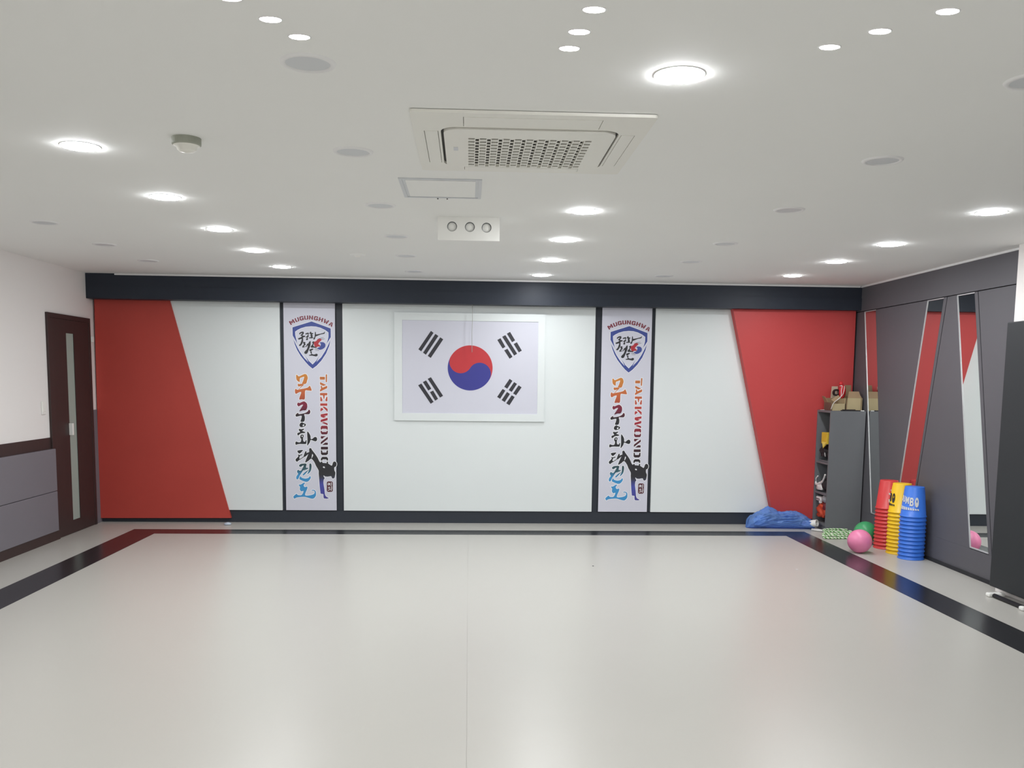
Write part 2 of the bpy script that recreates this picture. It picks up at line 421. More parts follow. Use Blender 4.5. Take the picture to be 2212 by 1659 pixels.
# boundary from the left end: under the left lobe to the centre, over the right lobe to the right end
left = arc(cl, Rr/2, al+PI, al+2*PI, 30); right = arc(cr2, Rr/2, al+PI, al, 30)
top = arc(C, Rr, al, al+PI, 60)
bot = arc(C, Rr, al+PI, al+2*PI, 60)
part('red_half', plate([left[:-1]+right[:-1]+top[:-1]], 0, .0008, MB(YS)), M_flagr, t)
part('blue_half', plate([(left[:-1]+right[:-1])[::-1]+bot[:-1]], 0, .0007, MB(YS)), M_flagb, t)
BARS = [
 [[(520,427),(552,452),(400,680),(365,655)],[(575,465),(612,490),(458,722),(422,697)],[(635,507),(672,532),(518,762),(480,737)]],
 [[(1340,540),(1380,518),(1440,625),(1405,645)],[(1425,668),(1465,648),(1528,748),(1492,772)],[(1400,500),(1440,480),(1585,710),(1548,733)],[(1458,462),(1498,440),(1560,545),(1522,568)],[(1542,590),(1582,568),(1643,672),(1605,693)]],
 [[(362,1100),(402,1078),(553,1305),(517,1328)],[(420,1060),(460,1040),(525,1142),(487,1165)],[(507,1185),(547,1165),(608,1268),(572,1290)],[(480,1020),(520,1000),(670,1230),(632,1252)]],
 [[(1492,1020),(1527,1045),(1463,1142),(1425,1118)],[(1405,1145),(1440,1165),(1375,1267),(1338,1243)],[(1548,1060),(1583,1083),(1518,1182),(1481,1158)],[(1460,1182),(1496,1207),(1432,1307),(1393,1283)],[(1603,1100),(1640,1125),(1572,1223),(1535,1200)],[(1518,1223),(1555,1245),(1490,1347),(1450,1322)]]]
M_bar = mat('flag_black', '2b2b33', .5)
for grp in BARS:
    part('trigram', cat_(*[plate([[fz(*p) for p in b]], 0, .0008, MB(YS)) for b in grp]), M_bar, t)
cz = 2.345
solo('hanging_cord', tube([(.03, 9.74, cz), (.032, 9.742, 2.2), (.028, 9.743, 2.05), (.03, 9.742, 1.85)], .0035, 6), mat('grey_cord', 'b4b4b2', .5), (.03, 9.74, 1.85), 'thin white cord hanging from the dark beam in front of the flag', 'cord', smooth=True)

# ================================================================== BANNERS
def zA(x, y): return wl_at(620+x/11.85, 670+y/11.85, WP)
def zB(x, y): return wl_at(620+x/11.85, 800+y/11.85, WP)
def zC(x, y): return wl_at(620+x/9.759, 920+y/9.759, WP)
B0 = Vector((-1.692, DW-.018, .13))
TAEK = [(zB, q) for q in [
 [(990,105),(1028,105),(1022,303),(990,300)],[(840,165),(970,165),(970,238),(840,238)],
 [(845,298),(1005,375),(930,400),(845,358)],[(1028,392),(1030,455),(845,545),(845,490),(870,478),(862,392),(895,400),(905,445)],
 [(845,580),(1032,580),(1032,640),(970,640),(965,660),(955,728),(935,728),(925,660),(915,640),(845,640)],[(852,678),(880,678),(890,715),(905,735),(905,790),(852,790)],[(1035,678),(1035,790),(985,790),(985,735),(998,715),(1005,678)],
 [(850,845),(1032,845),(1032,908),(850,908)],[(905,930),(960,930),(1040,985),(1040,1065)],[(855,975),(895,958),(938,1000),(855,1060)],
 [(1040,1095),(1040,1155),(945,1170),(1000,1185),(985,1198),(930,1218),(862,1185),(860,1125)],[(1040,1212),(1040,1278),(860,1328),(860,1265)],[(885,1340),(950,1322),(1040,1358),(1040,1405)],
 [(890,1418),(1015,1418),(1042,1445),(1042,1520),(1015,1520),(1010,1495),(900,1495),(888,1520),(862,1515),(862,1448)],[(862,1540),(888,1545),(900,1575),(1010,1575),(1018,1545),(1043,1545),(1043,1610),(1015,1640),(895,1640),(862,1605)]]]+[(zC, q) for q in [
 [(712,215),(825,215),(770,245),(758,268),(712,268)],[(860,225),(860,278),(712,390),(712,340)],[(860,352),(860,400),(740,400),(790,365),(800,352)],
 [(714,440),(864,440),(864,498),(714,498)],[(714,515),(738,515),(748,560),(828,560),(838,515),(864,515),(864,590),(830,615),(740,615),(714,590)],
 [(745,652),(835,652),(865,680),(865,730),(838,730),(830,705),(750,705),(742,730),(715,730),(715,685)],[(715,752),(742,752),(750,800),(715,800)],[(838,752),(865,752),(865,800),(835,800)]]]
HAN = [(zB, q, h) for q, h in [
 ([(235,120),(262,118),(300,155),(380,122),(455,93),(505,115),(532,190),(515,260),(490,335),(440,350),(385,342),(415,260),(440,165),(385,180),(330,205),(325,295),(290,285),(250,250),(235,190)], []),
 ([(275,345),(310,350),(375,345),(420,365),(395,388),(290,412)], []), ([(412,368),(425,375),(315,478),(305,472)], []),
 ([(210,485),(235,472),(255,498),(330,485),(520,445),(575,395),(600,420),(630,500),(620,522),(530,515),(465,522),(460,690),(440,745),(380,742),(315,745),(325,680),(365,560),(300,565),(240,600),(212,585),(202,530)], []),
 ([(285,822),(320,835),(420,795),(470,810),(515,865),(515,950),(480,1020),(400,1025),(318,1052),(350,985),(412,880),(340,900),(300,925),(265,890),(262,860)], []),
 ([(285,1085),(305,1120),(450,1095),(530,1050),(558,1005),(590,1030),(595,1075),(570,1120),(500,1124),(440,1125),(458,1200),(440,1305),(348,1312),(365,1240),(370,1160),(250,1185),(222,1165),(225,1130)], []),
 ([(385,1332),(420,1350),(480,1375),(478,1410),(450,1435),(370,1455),(325,1430),(322,1385),(345,1350)], [[(405,1395),(425,1384),(440,1385),(445,1410),(415,1430),(400,1415)]])]]
HAN += [(zC, q, h) for q, h in [
 ([(255,62),(300,70),(355,60),(355,82),(320,105),(385,130),(370,150),(290,160),(240,200),(222,190),(222,150),(275,130),(250,90)], []),
 ([(300,185),(345,188),(352,225),(340,250),(345,320),(380,335),(395,305),(410,300),(405,370),(375,382),(250,380),(195,398),(178,385),(178,345),(200,330),(235,345),(285,340),(300,280),(280,250),(282,215)], [[(312,205),(330,205),(332,225),(318,235),(308,222)]]),
 ([(430,118),(460,145),(495,210),(500,270),(530,275),(575,238),(610,235),(632,260),(632,300),(605,325),(560,315),(500,295),(480,350),(440,405),(425,412),(432,300),(425,180)], []),
 ([(218,530),(250,515),(335,508),(315,540),(270,580),(240,570)], []),
 ([(228,600),(265,612),(320,595),(318,615),(272,635),(262,690),(300,680),(355,640),(340,670),(250,725),(215,755),(190,740),(182,705),(225,660),(240,635)], []),
 ([(252,835),(290,803),(345,795),(395,793),(412,815),(400,880),(445,885),(435,905),(355,935),(300,945),(305,930),(345,860),(345,830),(285,865)], []),
 ([(215,945),(240,925),(265,945),(310,935),(350,915),(345,930),(300,1000),(262,1060),(240,1110),(215,1130),(195,1105),(200,1060),(235,1010),(215,980)], []),
 ([(440,935),(455,930),(365,1035),(335,1040),(335,1020),(380,975)], []),
 ([(475,800),(500,793),(517,825),(515,890),(495,960),(440,1015),(430,1010),(465,930),(470,860)], []),
 ([(285,1060),(310,1090),(380,1110),(450,1095),(480,1060),(497,1070),(495,1110),(445,1170),(380,1175),(280,1135),(262,1110)], []),
 ([(245,1240),(290,1235),(350,1200),(380,1203),(350,1250),(375,1290),(425,1280),(425,1330),(380,1455),(470,1465),(560,1440),(585,1400),(565,1365),(510,1362),(550,1345),(600,1370),(612,1430),(605,1480),(560,1530),(500,1530),(400,1500),(330,1495),(200,1510),(160,1535),(135,1500),(145,1475),(205,1430),(225,1455),(310,1455),(350,1370),(305,1380),(270,1340),(275,1285)], [])]]
KICK = ([(352,655),(358,610),(385,540),(410,535),(412,575),(435,560),(468,550),(465,490),(485,468),(510,475),(530,510),(600,600),(650,680),(680,745),(715,775),(790,782),(870,795),(940,840),(960,800),(975,762),(1005,750),(1040,775),(1045,820),(1030,855),(1000,870),(995,900),(1000,940),(1020,985),(1010,1060),(1000,1095),(970,1110),(945,1095),(930,1060),(860,1070),(800,1065),(775,1040),(772,1065),(795,1105),(775,1130),(768,1200),(775,1250),(790,1340),(800,1440),(825,1490),(885,1525),(775,1528),(768,1440),(715,1432),(705,1400),(690,1280),(680,1150),(668,1000),(665,935),(610,840),(580,770),(515,690),(460,730),(380,772),(430,640),(450,590),(395,640)],
        [[(533,592),(546,605),(548,630),(518,682),(524,630)], [(755,862),(785,855),(800,885),(770,885)]])
SHIELD = [[(140,440),(630,288),(1118,468),(1122,690),(1015,860),(1045,760),(1060,680),(1060,570),(980,510),(860,452),(740,420),(620,412),(480,425),(360,460),(270,505),(208,548),(212,640),(235,740),(270,855),(145,650)],
 [(165,742),(200,880),(260,1020),(350,1170),(470,1320),(560,1420),(655,1498),(760,1420),(880,1290),(1000,1110),(1080,920),(1112,775),(1050,900),(980,1040),(880,1200),(752,1332),(830,1170),(750,1290),(655,1390),(560,1300),(470,1160),(548,1330),(440,1220),(320,1050),(240,900)]]
SMALL = [
 [(310,600),(350,560),(420,550),(430,600),(395,650),(470,655),(450,690),(410,700),(415,800),(370,890),(325,920),(305,890),(340,860),(375,760),(370,735),(300,755),(285,720),(350,695),(380,660),(340,650),(395,590),(345,600),(325,625)],
 [(470,600),(540,575),(560,600),(545,650),(575,655),(540,685),(530,720),(540,745),(510,772),(485,745),(515,700),(470,700),(500,670),(530,640),(530,610),(480,625)],
 [(590,560),(615,550),(625,580),(680,595),(640,625),(660,650),(650,690),(680,700),(650,720),(560,720),(565,700),(610,690),(600,650),(605,610),(575,610)],
 [(715,555),(735,565),(740,610),(760,620),(940,580),(955,548),(970,560),(955,605),(870,620),(760,665),(730,680),(715,740),(690,750),(670,740),(700,690),(710,640)],
 [(430,810),(480,830),(460,850),(480,880),(450,905),(430,930),(480,925),(440,950),(390,955),(395,925),(420,890),(430,870),(410,840)],
 [(560,820),(590,790),(605,800),(600,900),(550,1030),(515,1110),(455,1115),(445,1070),(500,1010),(530,940),(520,900),(490,950),(480,930),(520,860),(545,850)],
 [(640,820),(690,795),(700,830),(670,900),(700,930),(760,940),(750,965),(680,960),(620,960),(605,930),(640,890),(660,850)],
 [(570,1010),(640,985),(680,995),(630,1035),(590,1060),(580,1035)],
 [(600,1060),(640,1060),(630,1100),(660,1130),(720,1130),(740,1115),(780,1125),(780,1165),(740,1185),(650,1165),(570,1165),(570,1145),(620,1130),(600,1090)]]
DRAG = [[(690,820),(760,780),(790,735),(880,740),(885,760),(860,790),(820,830),(800,870),(840,895),(845,935),(800,930),(740,945),(700,910),(690,860)]]
TAIL = [[(850,822),(920,820),(970,850),(985,900),(970,950),(920,990),(900,1000),(840,1015),(790,990),(780,965),(830,950),(860,905),(865,860),(840,840)]]
WISP = [[(800,730),(940,695),(942,700),(840,735)], [(890,740),(965,728),(966,735),(895,750)], [(700,995),(790,985),(790,1000),(700,1002)], [(720,1028),(820,1025),(820,1035),(720,1034)]]
LET = {
 'M': [[(0,0),(2.7,0),(2.7,12),(0,12)], [(3.1,0.3),(5,4.6),(6.9,0.3),(6.9,5.6),(5,10.8),(3.1,5.6)], [(7.3,0),(10,0),(10,12),(7.3,12)]],
 'W': [[(-.6,0),(2.3,0),(3.6,8),(4.2,4),(4.8,7),(3.9,12),(1.6,12)], [(10.6,0),(7.7,0),(6.4,8),(5.0,1.5),(4.4,3.2),(6.1,12),(8.4,12)]],
 'U': [[(0,0),(3,0),(3,9.2),(4.6,9.2),(4.6,12),(2,12),(0,10)], [(10,0),(7,0),(7,9.2),(5.4,9.2),(5.4,12),(8,12),(10,10)]],
 'G': [[(2,0),(8,0),(10,2),(10,4.2),(7,4.2),(7,2.7),(3,2.7),(3,9.3),(7,9.3),(7,7.8),(5,7.8),(5,5.6),(10,5.6),(10,12),(2,12),(0,10),(0,2)]],
 'N': [[(0,0),(2.8,0),(2.8,12),(0,12)], [(7.2,0),(10,0),(10,12),(7.2,12)], [(3.2,0),(6.8,7.5),(6.8,12),(3.2,5)]],
 'H': [[(0,0),(3,0),(3,12),(0,12)], [(7,0),(10,0),(10,12),(7,12)], [(3.4,4.6),(6.6,4.6),(6.6,7.4),(3.4,7.4)]],
 'A': [[(3.2,0),(4.7,0),(4.7,3.5),(3.8,7.2),(4.7,7.2),(4.7,9.5),(3.4,9.5),(3,12),(0,12)], [(6.8,0),(5.3,0),(5.3,3.5),(6.2,7.2),(5.3,7.2),(5.3,9.5),(6.6,9.5),(7,12),(10,12)]],
 'J': [[(5,0),(10,0),(10,9),(8,12),(2,12),(0,10),(0,7.5),(3,7.5),(3.4,9.2),(6.6,9.2),(7,8),(7,2.6),(5,2.6)]],
}
def letter(ch, cx, cy_, wd, ht, deg):
    a = math.radians(deg); out = []
    for poly in LET[ch]:
        out.append([(cx+((x-5)/10*wd)*math.cos(a)+((y-6)/12*ht)*math.sin(a)*-1, cy_+((x-5)/10*wd)*math.sin(a)+((y-6)/12*ht)*math.cos(a)) for x, y in poly])
    return out
MUG = []; WD = dict(M=128, U=100, G=102, N=104, H=106, W=118, A=108)
for ch, cx, cy_, dg in (('M',127,305,-31),('U',257,245,-21),('G',373,209,-12),('U',492,192,-4),('N',614,191,3),('G',742,209,9),('H',867,242,16),('W',1000,292,23),('A',1128,360,29)):
    MUG += letter(ch, cx, cy_, WD[ch], 104, dg)
def flatp(z, q): return [z(*p) for p in q]
d1, d2 = .0006, .0012
def pr(rings, d=d2, base=0): return plate(rings, base, d, MB(WP))
hr = []
geo = {}
geo['halo'] = cat_(*[pr([grow(flatp(z, q), .006)], d1) for z, q in TAEK], *[pr([grow(smoothp(flatp(z, q)), .0065)], d1) for z, q, h in HAN],
                   pr([grow(smoothp(flatp(zC, KICK[0])), .006)], d1), *[pr([grow(flatp(zA, q), .005)], d1) for q in SHIELD])
geo['taekwondo'] = cat_(*[pr([flatp(z, q)]) for z, q in TAEK])
geo['hangul'] = cat_(*[pr([smoothp(flatp(z, q))]+[smoothp(flatp(z, k)) for k in h]) for z, q, h in HAN])
geo['kick'] = pr([smoothp(flatp(zC, KICK[0]), 2)]+[smoothp(flatp(zC, k)) for k in KICK[1]], d2)
geo['shield'] = cat_(*[pr([flatp(zA, q)]) for q in SHIELD])
geo['small'] = cat_(*[pr([smoothp(flatp(zA, q), 2)]) for q in SMALL], *[pr([flatp(zA, q)], d1) for q in WISP])
geo['drag'] = cat_(*[pr([smoothp(flatp(zA, q), 2)], d2+.0004) for q in DRAG])
geo['tail'] = cat_(*[pr([smoothp(flatp(zA, q), 2)], d2+.0002) for q in TAIL])
geo['mug'] = cat_(*[pr([flatp(zA, q)]) for q in MUG])
def rrect(x0, y0, x1, y1, r, n=5):
    out = []
    for cx, cy_, a in ((x1-r, y1-r, 0), (x0+r, y1-r, 90), (x0+r, y0+r, 180), (x1-r, y0+r, 270)):
        for i in range(n+1):
            q = math.radians(a+90*i/n); out.append((cx+r*math.cos(q), cy_+r*math.sin(q)))
    return out
geo['seal'] = pr([flatp(zC, rrect(840, 1170, 965, 1390, 34))])
def stroke(pts, w_): # quads along a polyline in zoom pixels
    out = []
    for a, b in zip(pts, pts[1:]):
        a, b = Vector(a), Vector(b); t_ = (b-a).normalized(); n_ = Vector((t_.y, -t_.x))*w_/2; a = a-t_*w_*.3; b = b+t_*w_*.3
        out.append([tuple(a+n_), tuple(b+n_), tuple(b-n_), tuple(a-n_)])
    return out
SEALG = stroke([(862,1240),(866,1212),(884,1204),(894,1225),(884,1246),(866,1244)], 11)+stroke([(900,1206),(906,1250)], 10)+stroke([(884,1222),(912,1218)], 8)+stroke([(936,1192),(938,1230),(930,1262)], 13)
SEALG += stroke([(872,1310),(876,1292),(896,1288),(904,1304),(892,1322),(876,1320)], 10)+stroke([(864,1356),(890,1352),(918,1332)], 12)+stroke([(938,1276),(942,1320),(932,1366)], 13)
geo['sealg'] = cat_(*[pr([flatp(zC, q)], d2+.0005) for q in SEALG])
ztop, zbot = zB(0, 80)[1]-.13, zC(0, 1540)[1]-.13       # measured from the banner foot
M_taek = ramp_mat('lettering_orange_to_black', [(0, '1d1b20'), (.08, '231c22'), (.2, '3a1a26'), (.34, '5e1d30'), (.5, 'a42a3a'), (.68, 'b8433c'), (.85, 'c46a35'), (1, 'c07238')], zC(0, 800)[1]-.13, zB(0, 105)[1]-.13)
M_han = ramp_mat('brush_ink_orange_to_blue', [(0, '3c93cc'), (.19, '3c93cc'), (.235, '35606c'), (.285, '2c444c'), (.31, '222328'), (.67, '222328'), (.70, '501c2c'), (.755, '7e1e3a'), (.782, '7e223a'), (.80, 'ac4e34'), (.86, 'c56438'), (1, 'd0893a')], zC(0, 1535)[1]-.13, zB(0, 93)[1]-.13)
M_kick = ramp_mat('figure_black_to_blue', [(0, '453f8f'), (.28, '4850a8'), (.42, '343548'), (.48, '2a2a2f'), (1, '28272c')], zC(0, 1528)[1]-.13, zC(0, 468)[1]-.13)
def banner(dx, label, tmpl=None):
    if tmpl:
        r = tmpl.copy(); COL.objects.link(r); r.location = tmpl.location+Vector((dx, 0, 0)); r['label'] = label
        for ch in tmpl.children:
            c = ch.copy(); COL.objects.link(c); c.parent = r
        return r
    t = thing('wall_banner', B0, label, 'banner', 'hanging banners of the back wall')
    part('banner_sheet', plate([[(-1.962, .136), (-1.422, .136), (-1.422, ZT), (-1.962, ZT)]], -.006, .03-.03, MB(WP)), M_sheet, t)
    part('print_outline', geo['halo'], M_halo, t)
    part('shield_emblem', geo['shield'], M_blue, t); part('arched_lettering', geo['mug'], M_maroon, t)
    part('emblem_brushwork', geo['small'], M_blk, t); part('emblem_red_swirl', geo['drag'], M_drag, t); part('emblem_blue_swirl', geo['tail'], M_blue, t)
    part('vertical_lettering', geo['taekwondo'], M_taek, t); part('brush_lettering', geo['hangul'], M_han, t)
    part('kicking_figure', geo['kick'], M_kick, t); part('seal_stamp', geo['seal'], M_seal, t); part('seal_marks', geo['sealg'], M_halo, t)
    return t
ban = banner(0, 'tall printed martial arts banner left of the flag, with shield and kicking figure')
banner(3.386, 'tall printed martial arts banner right of the flag, with shield and kicking figure', ban)

# ================================================================== CEILING FITTINGS
def downlight(x, y, lit, label, grp, proto={}):
    key = (lit, y > 8.6)
    if key in proto:
        s = proto[key]; t = s.copy(); COL.objects.link(t); t.location = (x, y, HC); t['label'] = label
        for ch in s.children: c = ch.copy(); COL.objects.link(c); c.parent = t
        return t
    t = thing('ceiling_downlight', (x, y, HC), label, 'ceiling light', grp); c = (x, y, HC)
    if lit:
        part('trim_ring', lathe([(.0825, -.0008), (.084, -.003), (.086, -.003), (.088, 0)], c, 40), M_trim, t, smooth=True)
        part('diffuser', lathe([(.083, -.0015), (.080, -.006), (.060, -.009), (.03, -.0105), (.0005, -.011)], c, 40), M_lampd if y > 8.6 else M_lamp, t, smooth=True)
    else:
        part('trim_ring', lathe([(.072, -.002), (.075, -.007), (.088, -.006), (.093, 0)], c, 40), M_trim, t, smooth=True)
        part('diffuser', disc((x, y), .0735, .0735, HC-.003), M_diff, t)
    proto[key] = t; return t
ordn = ['nearest', 'second', 'third', 'fourth', 'farthest']
for x, ys, nm in ((-1.77, (4.353, 5.516, 6.667, 7.737, 8.824), 'left'), (.703, (3.169, 5.689, 6.848, 8.011, 9.142), 'centre'), (3.12, (5.448, 6.76, 7.762, 8.815), 'right')):
    for i, y in enumerate(ys):
        o_ = ordn[i] if len(ys) == 5 else ordn[(0, 1, 2, 4)[i]]
        q = 'counted from the camera' if o_ in ('second', 'third', 'fourth') else 'to the camera' if o_ == 'nearest' else 'from the camera'
        downlight(x, y, True, 'glowing round ceiling light, %s %s in the %s lit row' % (o_, q, nm), 'lit round ceiling lights')
for x, ys, nm in ((-2.91, (6.518, 7.551, 8.545), 'far left'), (-.538, (3.156, 4.335, 5.634, 6.827, 7.882, 9.014), 'left of centre'), (1.91, (3.131, 4.267, 5.505, 6.87, 7.93, 9.036), 'right of centre')):
    for i, y in enumerate(ys):
        nth = ['nearest', 'second', 'third', 'fourth', 'fifth', 'farthest'] if len(ys) == 6 else ['nearest', 'middle', 'farthest']
        downlight(x, y, False, 'unlit round grey ceiling light, %s one of the row %s' % (nth[i], nm), 'unlit round ceiling lights')
# lamps added in the same rows, unseen behind and above, to even the light
for x in (-1.77, .703, 3.12):
    for y in (2.0, .9, -.4, -1.7):
        if (x, y) == (.703, 2.0): continue
        downlight(x, y, True, 'added unseen ceiling light above the camera, %s row, %s' % ({-1.77: 'left', .703: 'centre', 3.12: 'right'}[x], {2.0: 'farthest ahead of it', .9: 'just ahead of it', -.4: 'just behind it', -1.7: 'farthest behind it'}[y]), 'lit lights behind the camera')['group'] = 'lit lights behind the camera'
spots = [(-.66, 2.65, 'left'), (-.582, 2.794, 'left'), (-.523, 2.925, 'left'), (.342, 2.652, 'centre'), (.32, 2.817, 'centre'), (.306, 2.955, 'centre'), (1.32, 2.588, 'right'), (1.199, 2.743, 'right'), (1.103, 2.879, 'right')]  # lamp reflections in the window glass, added as glowing ovals on the ceiling
sp0 = None
for i, (x, y, nm) in enumerate(spots):
    lb = 'tiny bright oval window reflection built as a ceiling lamp, %s of three in the %s cluster at the top' % (('uppermost', 'middle', 'lowest')[i % 3], nm)
    if sp0 is None:
        sp0 = thing('reflection_spot', (x, y, HC), lb, 'ceiling light', 'window reflections built as ceiling lamps')
        def ell(rx, ry, z): return [Vector((x+rx*math.cos(2*PI*k/32), y+ry*math.sin(2*PI*k/32), HC+z)) for k in range(32)]
        V = ell(.0305, .021, -.001)+ell(.033, .0235, -.003)+ell(.036, .026, 0); Fc = [(a*32+k, a*32+(k+1) % 32, (a+1)*32+(k+1) % 32, (a+1)*32+k) for a in (0, 1) for k in range(32)]
        part('trim_ring', (V, Fc), M_trim, sp0, smooth=True); part('lens', disc((x, y), .0305, .021, HC-.002), M_reflect, sp0)
    else:
        t = sp0.copy(); COL.objects.link(t); t.location = (x, y, HC); t['label'] = lb
        for ch in sp0.children: c = ch.copy(); COL.objects.link(c); c.parent = t

# air conditioner cassette, seen from below
ax0, ax1, ay0, ay1 = -.236, .728, 3.632, 4.618
t = thing('air_conditioner', ((ax0+ax1)/2, (ay0+ay1)/2, HC), 'square off-white ceiling air conditioner with a slotted centre grille', 'air conditioner')
part('housing', box(ax0+.02, ax1-.02, ay0+.02, ay1-.02, HC-.003, HC), M_dark, t)
ix0, ix1, iy0, iy1 = -.118, .61, 3.838, 4.505
inner = rrect(ix0-.006, iy0-.006, ix1+.006, iy1+.006, .07, 8)
vn = {'n': (ix0+.09, ix1-.09, ay0+.055, iy0-.022), 'f': (ix0+.09, ix1-.09, iy1+.022, ay1-.04), 'l': (ax0+.045, ix0-.018, iy0+.06, iy1-.06), 'r': (ix1+.018, ax1-.045, iy0+.06, iy1-.06)}
holes = [inner]+[[(a-.002, c-.002), (b-.0+.002, c-.002), (b+.002, d+.002), (a-.002, d+.002)] for a, b, c, d in vn.values()]
part('outer_panel', plate([rrect(ax0, ay0, ax1, ay1, .012, 4)]+[h[::-1] for h in holes], HC-.014, HC-.002), M_plasty, t)
for a, b, c, d in vn.values(): part('air_vane', box(a, b, c, d, HC-.015, HC-.006, .002), M_plasty, t)
gx0, gx1, gy0, gy1 = -.012, .516, 3.975, 4.488
part('centre_panel', plate([rrect(ix0+.006, iy0+.006, ix1-.006, iy1-.006, .062, 8), [(gx0, gy0), (gx0, gy1), (gx1, gy1), (gx1, gy0)]], HC-.020, HC-.004), M_plasty, t)
part('filter_backing', box(gx0, gx1, gy0, gy1, HC-.005, HC-.003), M_cavity, t)
bars = []; n_w = 11; pitch = (gx1-gx0)/(n_w*1.0+ (n_w-1)*.62+.0); x = gx0; rows = 10; rp_ = (gy1-gy0)/rows
for k in range(n_w):
    xa, xb = x, x+pitch
    for j in range(rows):
        yy = gy0+(j+.5)*rp_
        bars.append(box(xa, xb, yy+rp_*.02, yy+rp_*.40, HC-.0195, HC-.0150)); bars.append(box(xa, xb, yy+rp_*.44, yy+rp_*.5, HC-.020, HC-.006))
        if k < n_w-1: bars.append(box(xb, xb+pitch*.62, yy+rp_*.05, yy+rp_*.35, HC-.0125, HC-.009))
    x = xb+pitch*.62
    for xx in (xa, xb): bars.append(box(xx-.0018, xx+.0018, gy0, gy1, HC-.0205, HC-.006))
part('slotted_grille', cat_(*bars), M_plasty, t, kind='stuff')
part('status_window', box(-.075, -.055, 4.13, 4.19, HC-.0208, HC-.0195), M_diff, t)

# access hatch
hx0, hx1, hy0, hy1 = -.374, .061, 4.86, 5.355
t = thing('access_hatch', (-.156, 5.11, HC), 'small rectangular white access hatch in the ceiling behind the air conditioner', 'hatch')
part('hatch_frame', plate([[(hx0, hy0), (hx1, hy0), (hx1, hy1), (hx0, hy1)], [(hx0+.018, hy0+.018), (hx0+.018, hy1-.018), (hx1-.018, hy1-.018), (hx1-.018, hy0+.018)]], HC-.006, HC), M_diff, t)
part('hatch_door', box(hx0+.034, hx1-.034, hy0+.04, hy1-.034, HC-.005, HC-.0005), M_ceil, t)
part('hatch_rebate', box(hx0+.018, hx1-.018, hy0+.018, hy1-.018, HC-.002, HC), M_diff, t)
for xx in (-.186, -.132): part('latch', box(xx-.004, xx+.004, hy1-.002, hy1+.03, HC-.006, HC), M_dark, t)

# plate with three round ports from the window glass, built as an added ceiling wedge
t = thing('three_port_plate', (0, 5.98, HC), 'white plate with three round ports from the window glass, built on the ceiling', 'ceiling fitting')
yw = 5.98; fl_ = lambda u, v: (lambda q: (q.x, q.z))(at(u, v, 'Y', yw))
pc = [fl_(976.6, 489.3), fl_(1015, 490.5), fl_(1051, 492)]; rr_ = .0315
xa, xb = -.206, .19; zb = 2.452
holes = [arc(c, rr_, 0, -2*PI, 28)[:-1] for c in pc]
part('face_plate', plate([[(xa, zb), (xb, zb), (xb, HC), (xa, HC)]]+holes, 0, .006, MB(yw)), M_plast, t)
V = [Vector(p) for p in ((xa, yw, zb), (xb, yw, zb), (xb, yw, HC), (xa, yw, HC), (xa, yw+.3, HC-.001), (xb, yw+.3, HC-.001))]
part('wedge_body', (V, [(0, 1, 5, 4), (0, 4, 3), (1, 2, 5)]), M_plast, t)
for c in pc:
    part('port', cat_(xf(lathe([(.0315, .002), (.0315, -.05)], (0, 0, 0), 28), Matrix.Translation((c[0], yw, c[1])) @ Matrix.Rotation(PI/2, 4, 'X'))), M_diff, t, smooth=True)
    q = ball((c[0], yw+.012, c[1]), .029, 20, 12); part('port_eyeball', ([Vector((v.x, yw+.014+(v.y-yw-.012)*.45, v.z)) for v in q[0]], q[1]), M_plast, t, smooth=True)
part('port_backing', box(xa+.02, xb-.02, yw+.03, yw+.034, zb+.03, HC-.02), M_dark, t)

# detectors
dx, dy = -1.24, 4.17
t = thing('smoke_detector', (dx, dy, HC), 'grey-green round smoke detector on the ceiling at left', 'detector')
M_det = mat('detector_plastic', '9c9f92', .5)
part('detector_base', lathe([(.062, 0), (.062, -.028), (.056, -.032)], (dx, dy, HC), 32), M_det, t, smooth=False)
part('detector_dome', lathe([(.056, -.032), (.045, -.036), (.040, -.050), (.028, -.058), (0.0005, -.062)], (dx, dy, HC), 32), M_plasty, t, smooth=True)
dx, dy = -.944, 7.88
t = thing('sprinkler_head', (dx, dy, HC), 'tiny white sprinkler disc on the ceiling near the back beam', 'sprinkler')
part('escutcheon', lathe([(.07, 0), (.062, -.008), (.03, -.010)], (dx, dy, HC), 24), M_ceil, t, smooth=True)
part('head', lathe([(.03, -.010), (.022, -.022), (.0005, -.024)], (dx, dy, HC), 20), M_plast, t, smooth=True)

# ================================================================== CORNER CABINET
cx0, cx1, cyN, cyF, ct = 3.782, 4.155, 9.358, YR-.004, 1.28
t = thing('shelf_cabinet', ((cx0+cx1)/2, (cyN+cyF)/2, 0), 'dark grey open shelf cabinet in the right back corner, seen from its side', 'cabinet')
th_ = .02
part('side_panel', box(cx0, cx1, cyN, cyN+th_, 0, ct), M_cab, t)
part('side_panel', box(cx0, cx1, cyF-th_, cyF, 0, ct), M_cab, t)
part('back_panel', box(cx1-.012, cx1, cyN+th_, cyF-th_, .0, ct), M_cab, t)
part('top_panel', box(cx0, cx1-.012, cyN+th_, cyF-th_, ct-th_, ct), M_cab, t)
SH = (.075, .40, .73)
for z in SH: part('shelf', box(cx0+.004, cx1-.012, cyN+th_, cyF-th_, z-.02, z), M_cab, t)
part('plinth', box(cx0+.02, cx0+.035, cyN+th_, cyF-th_, 0, .055), M_cab, t)
M_bk = mat('black_cloth', '241f22', .8, mottle=.2, mscale=9)
M_yl = mat('yellow_card', 'd9b93a', .5, mottle=.12, mscale=16)
M_or = mat('orange_padding', 'c4482a', .45, mottle=.1, mscale=10)
M_wh = mat('white_padding', 'dededc', .4)
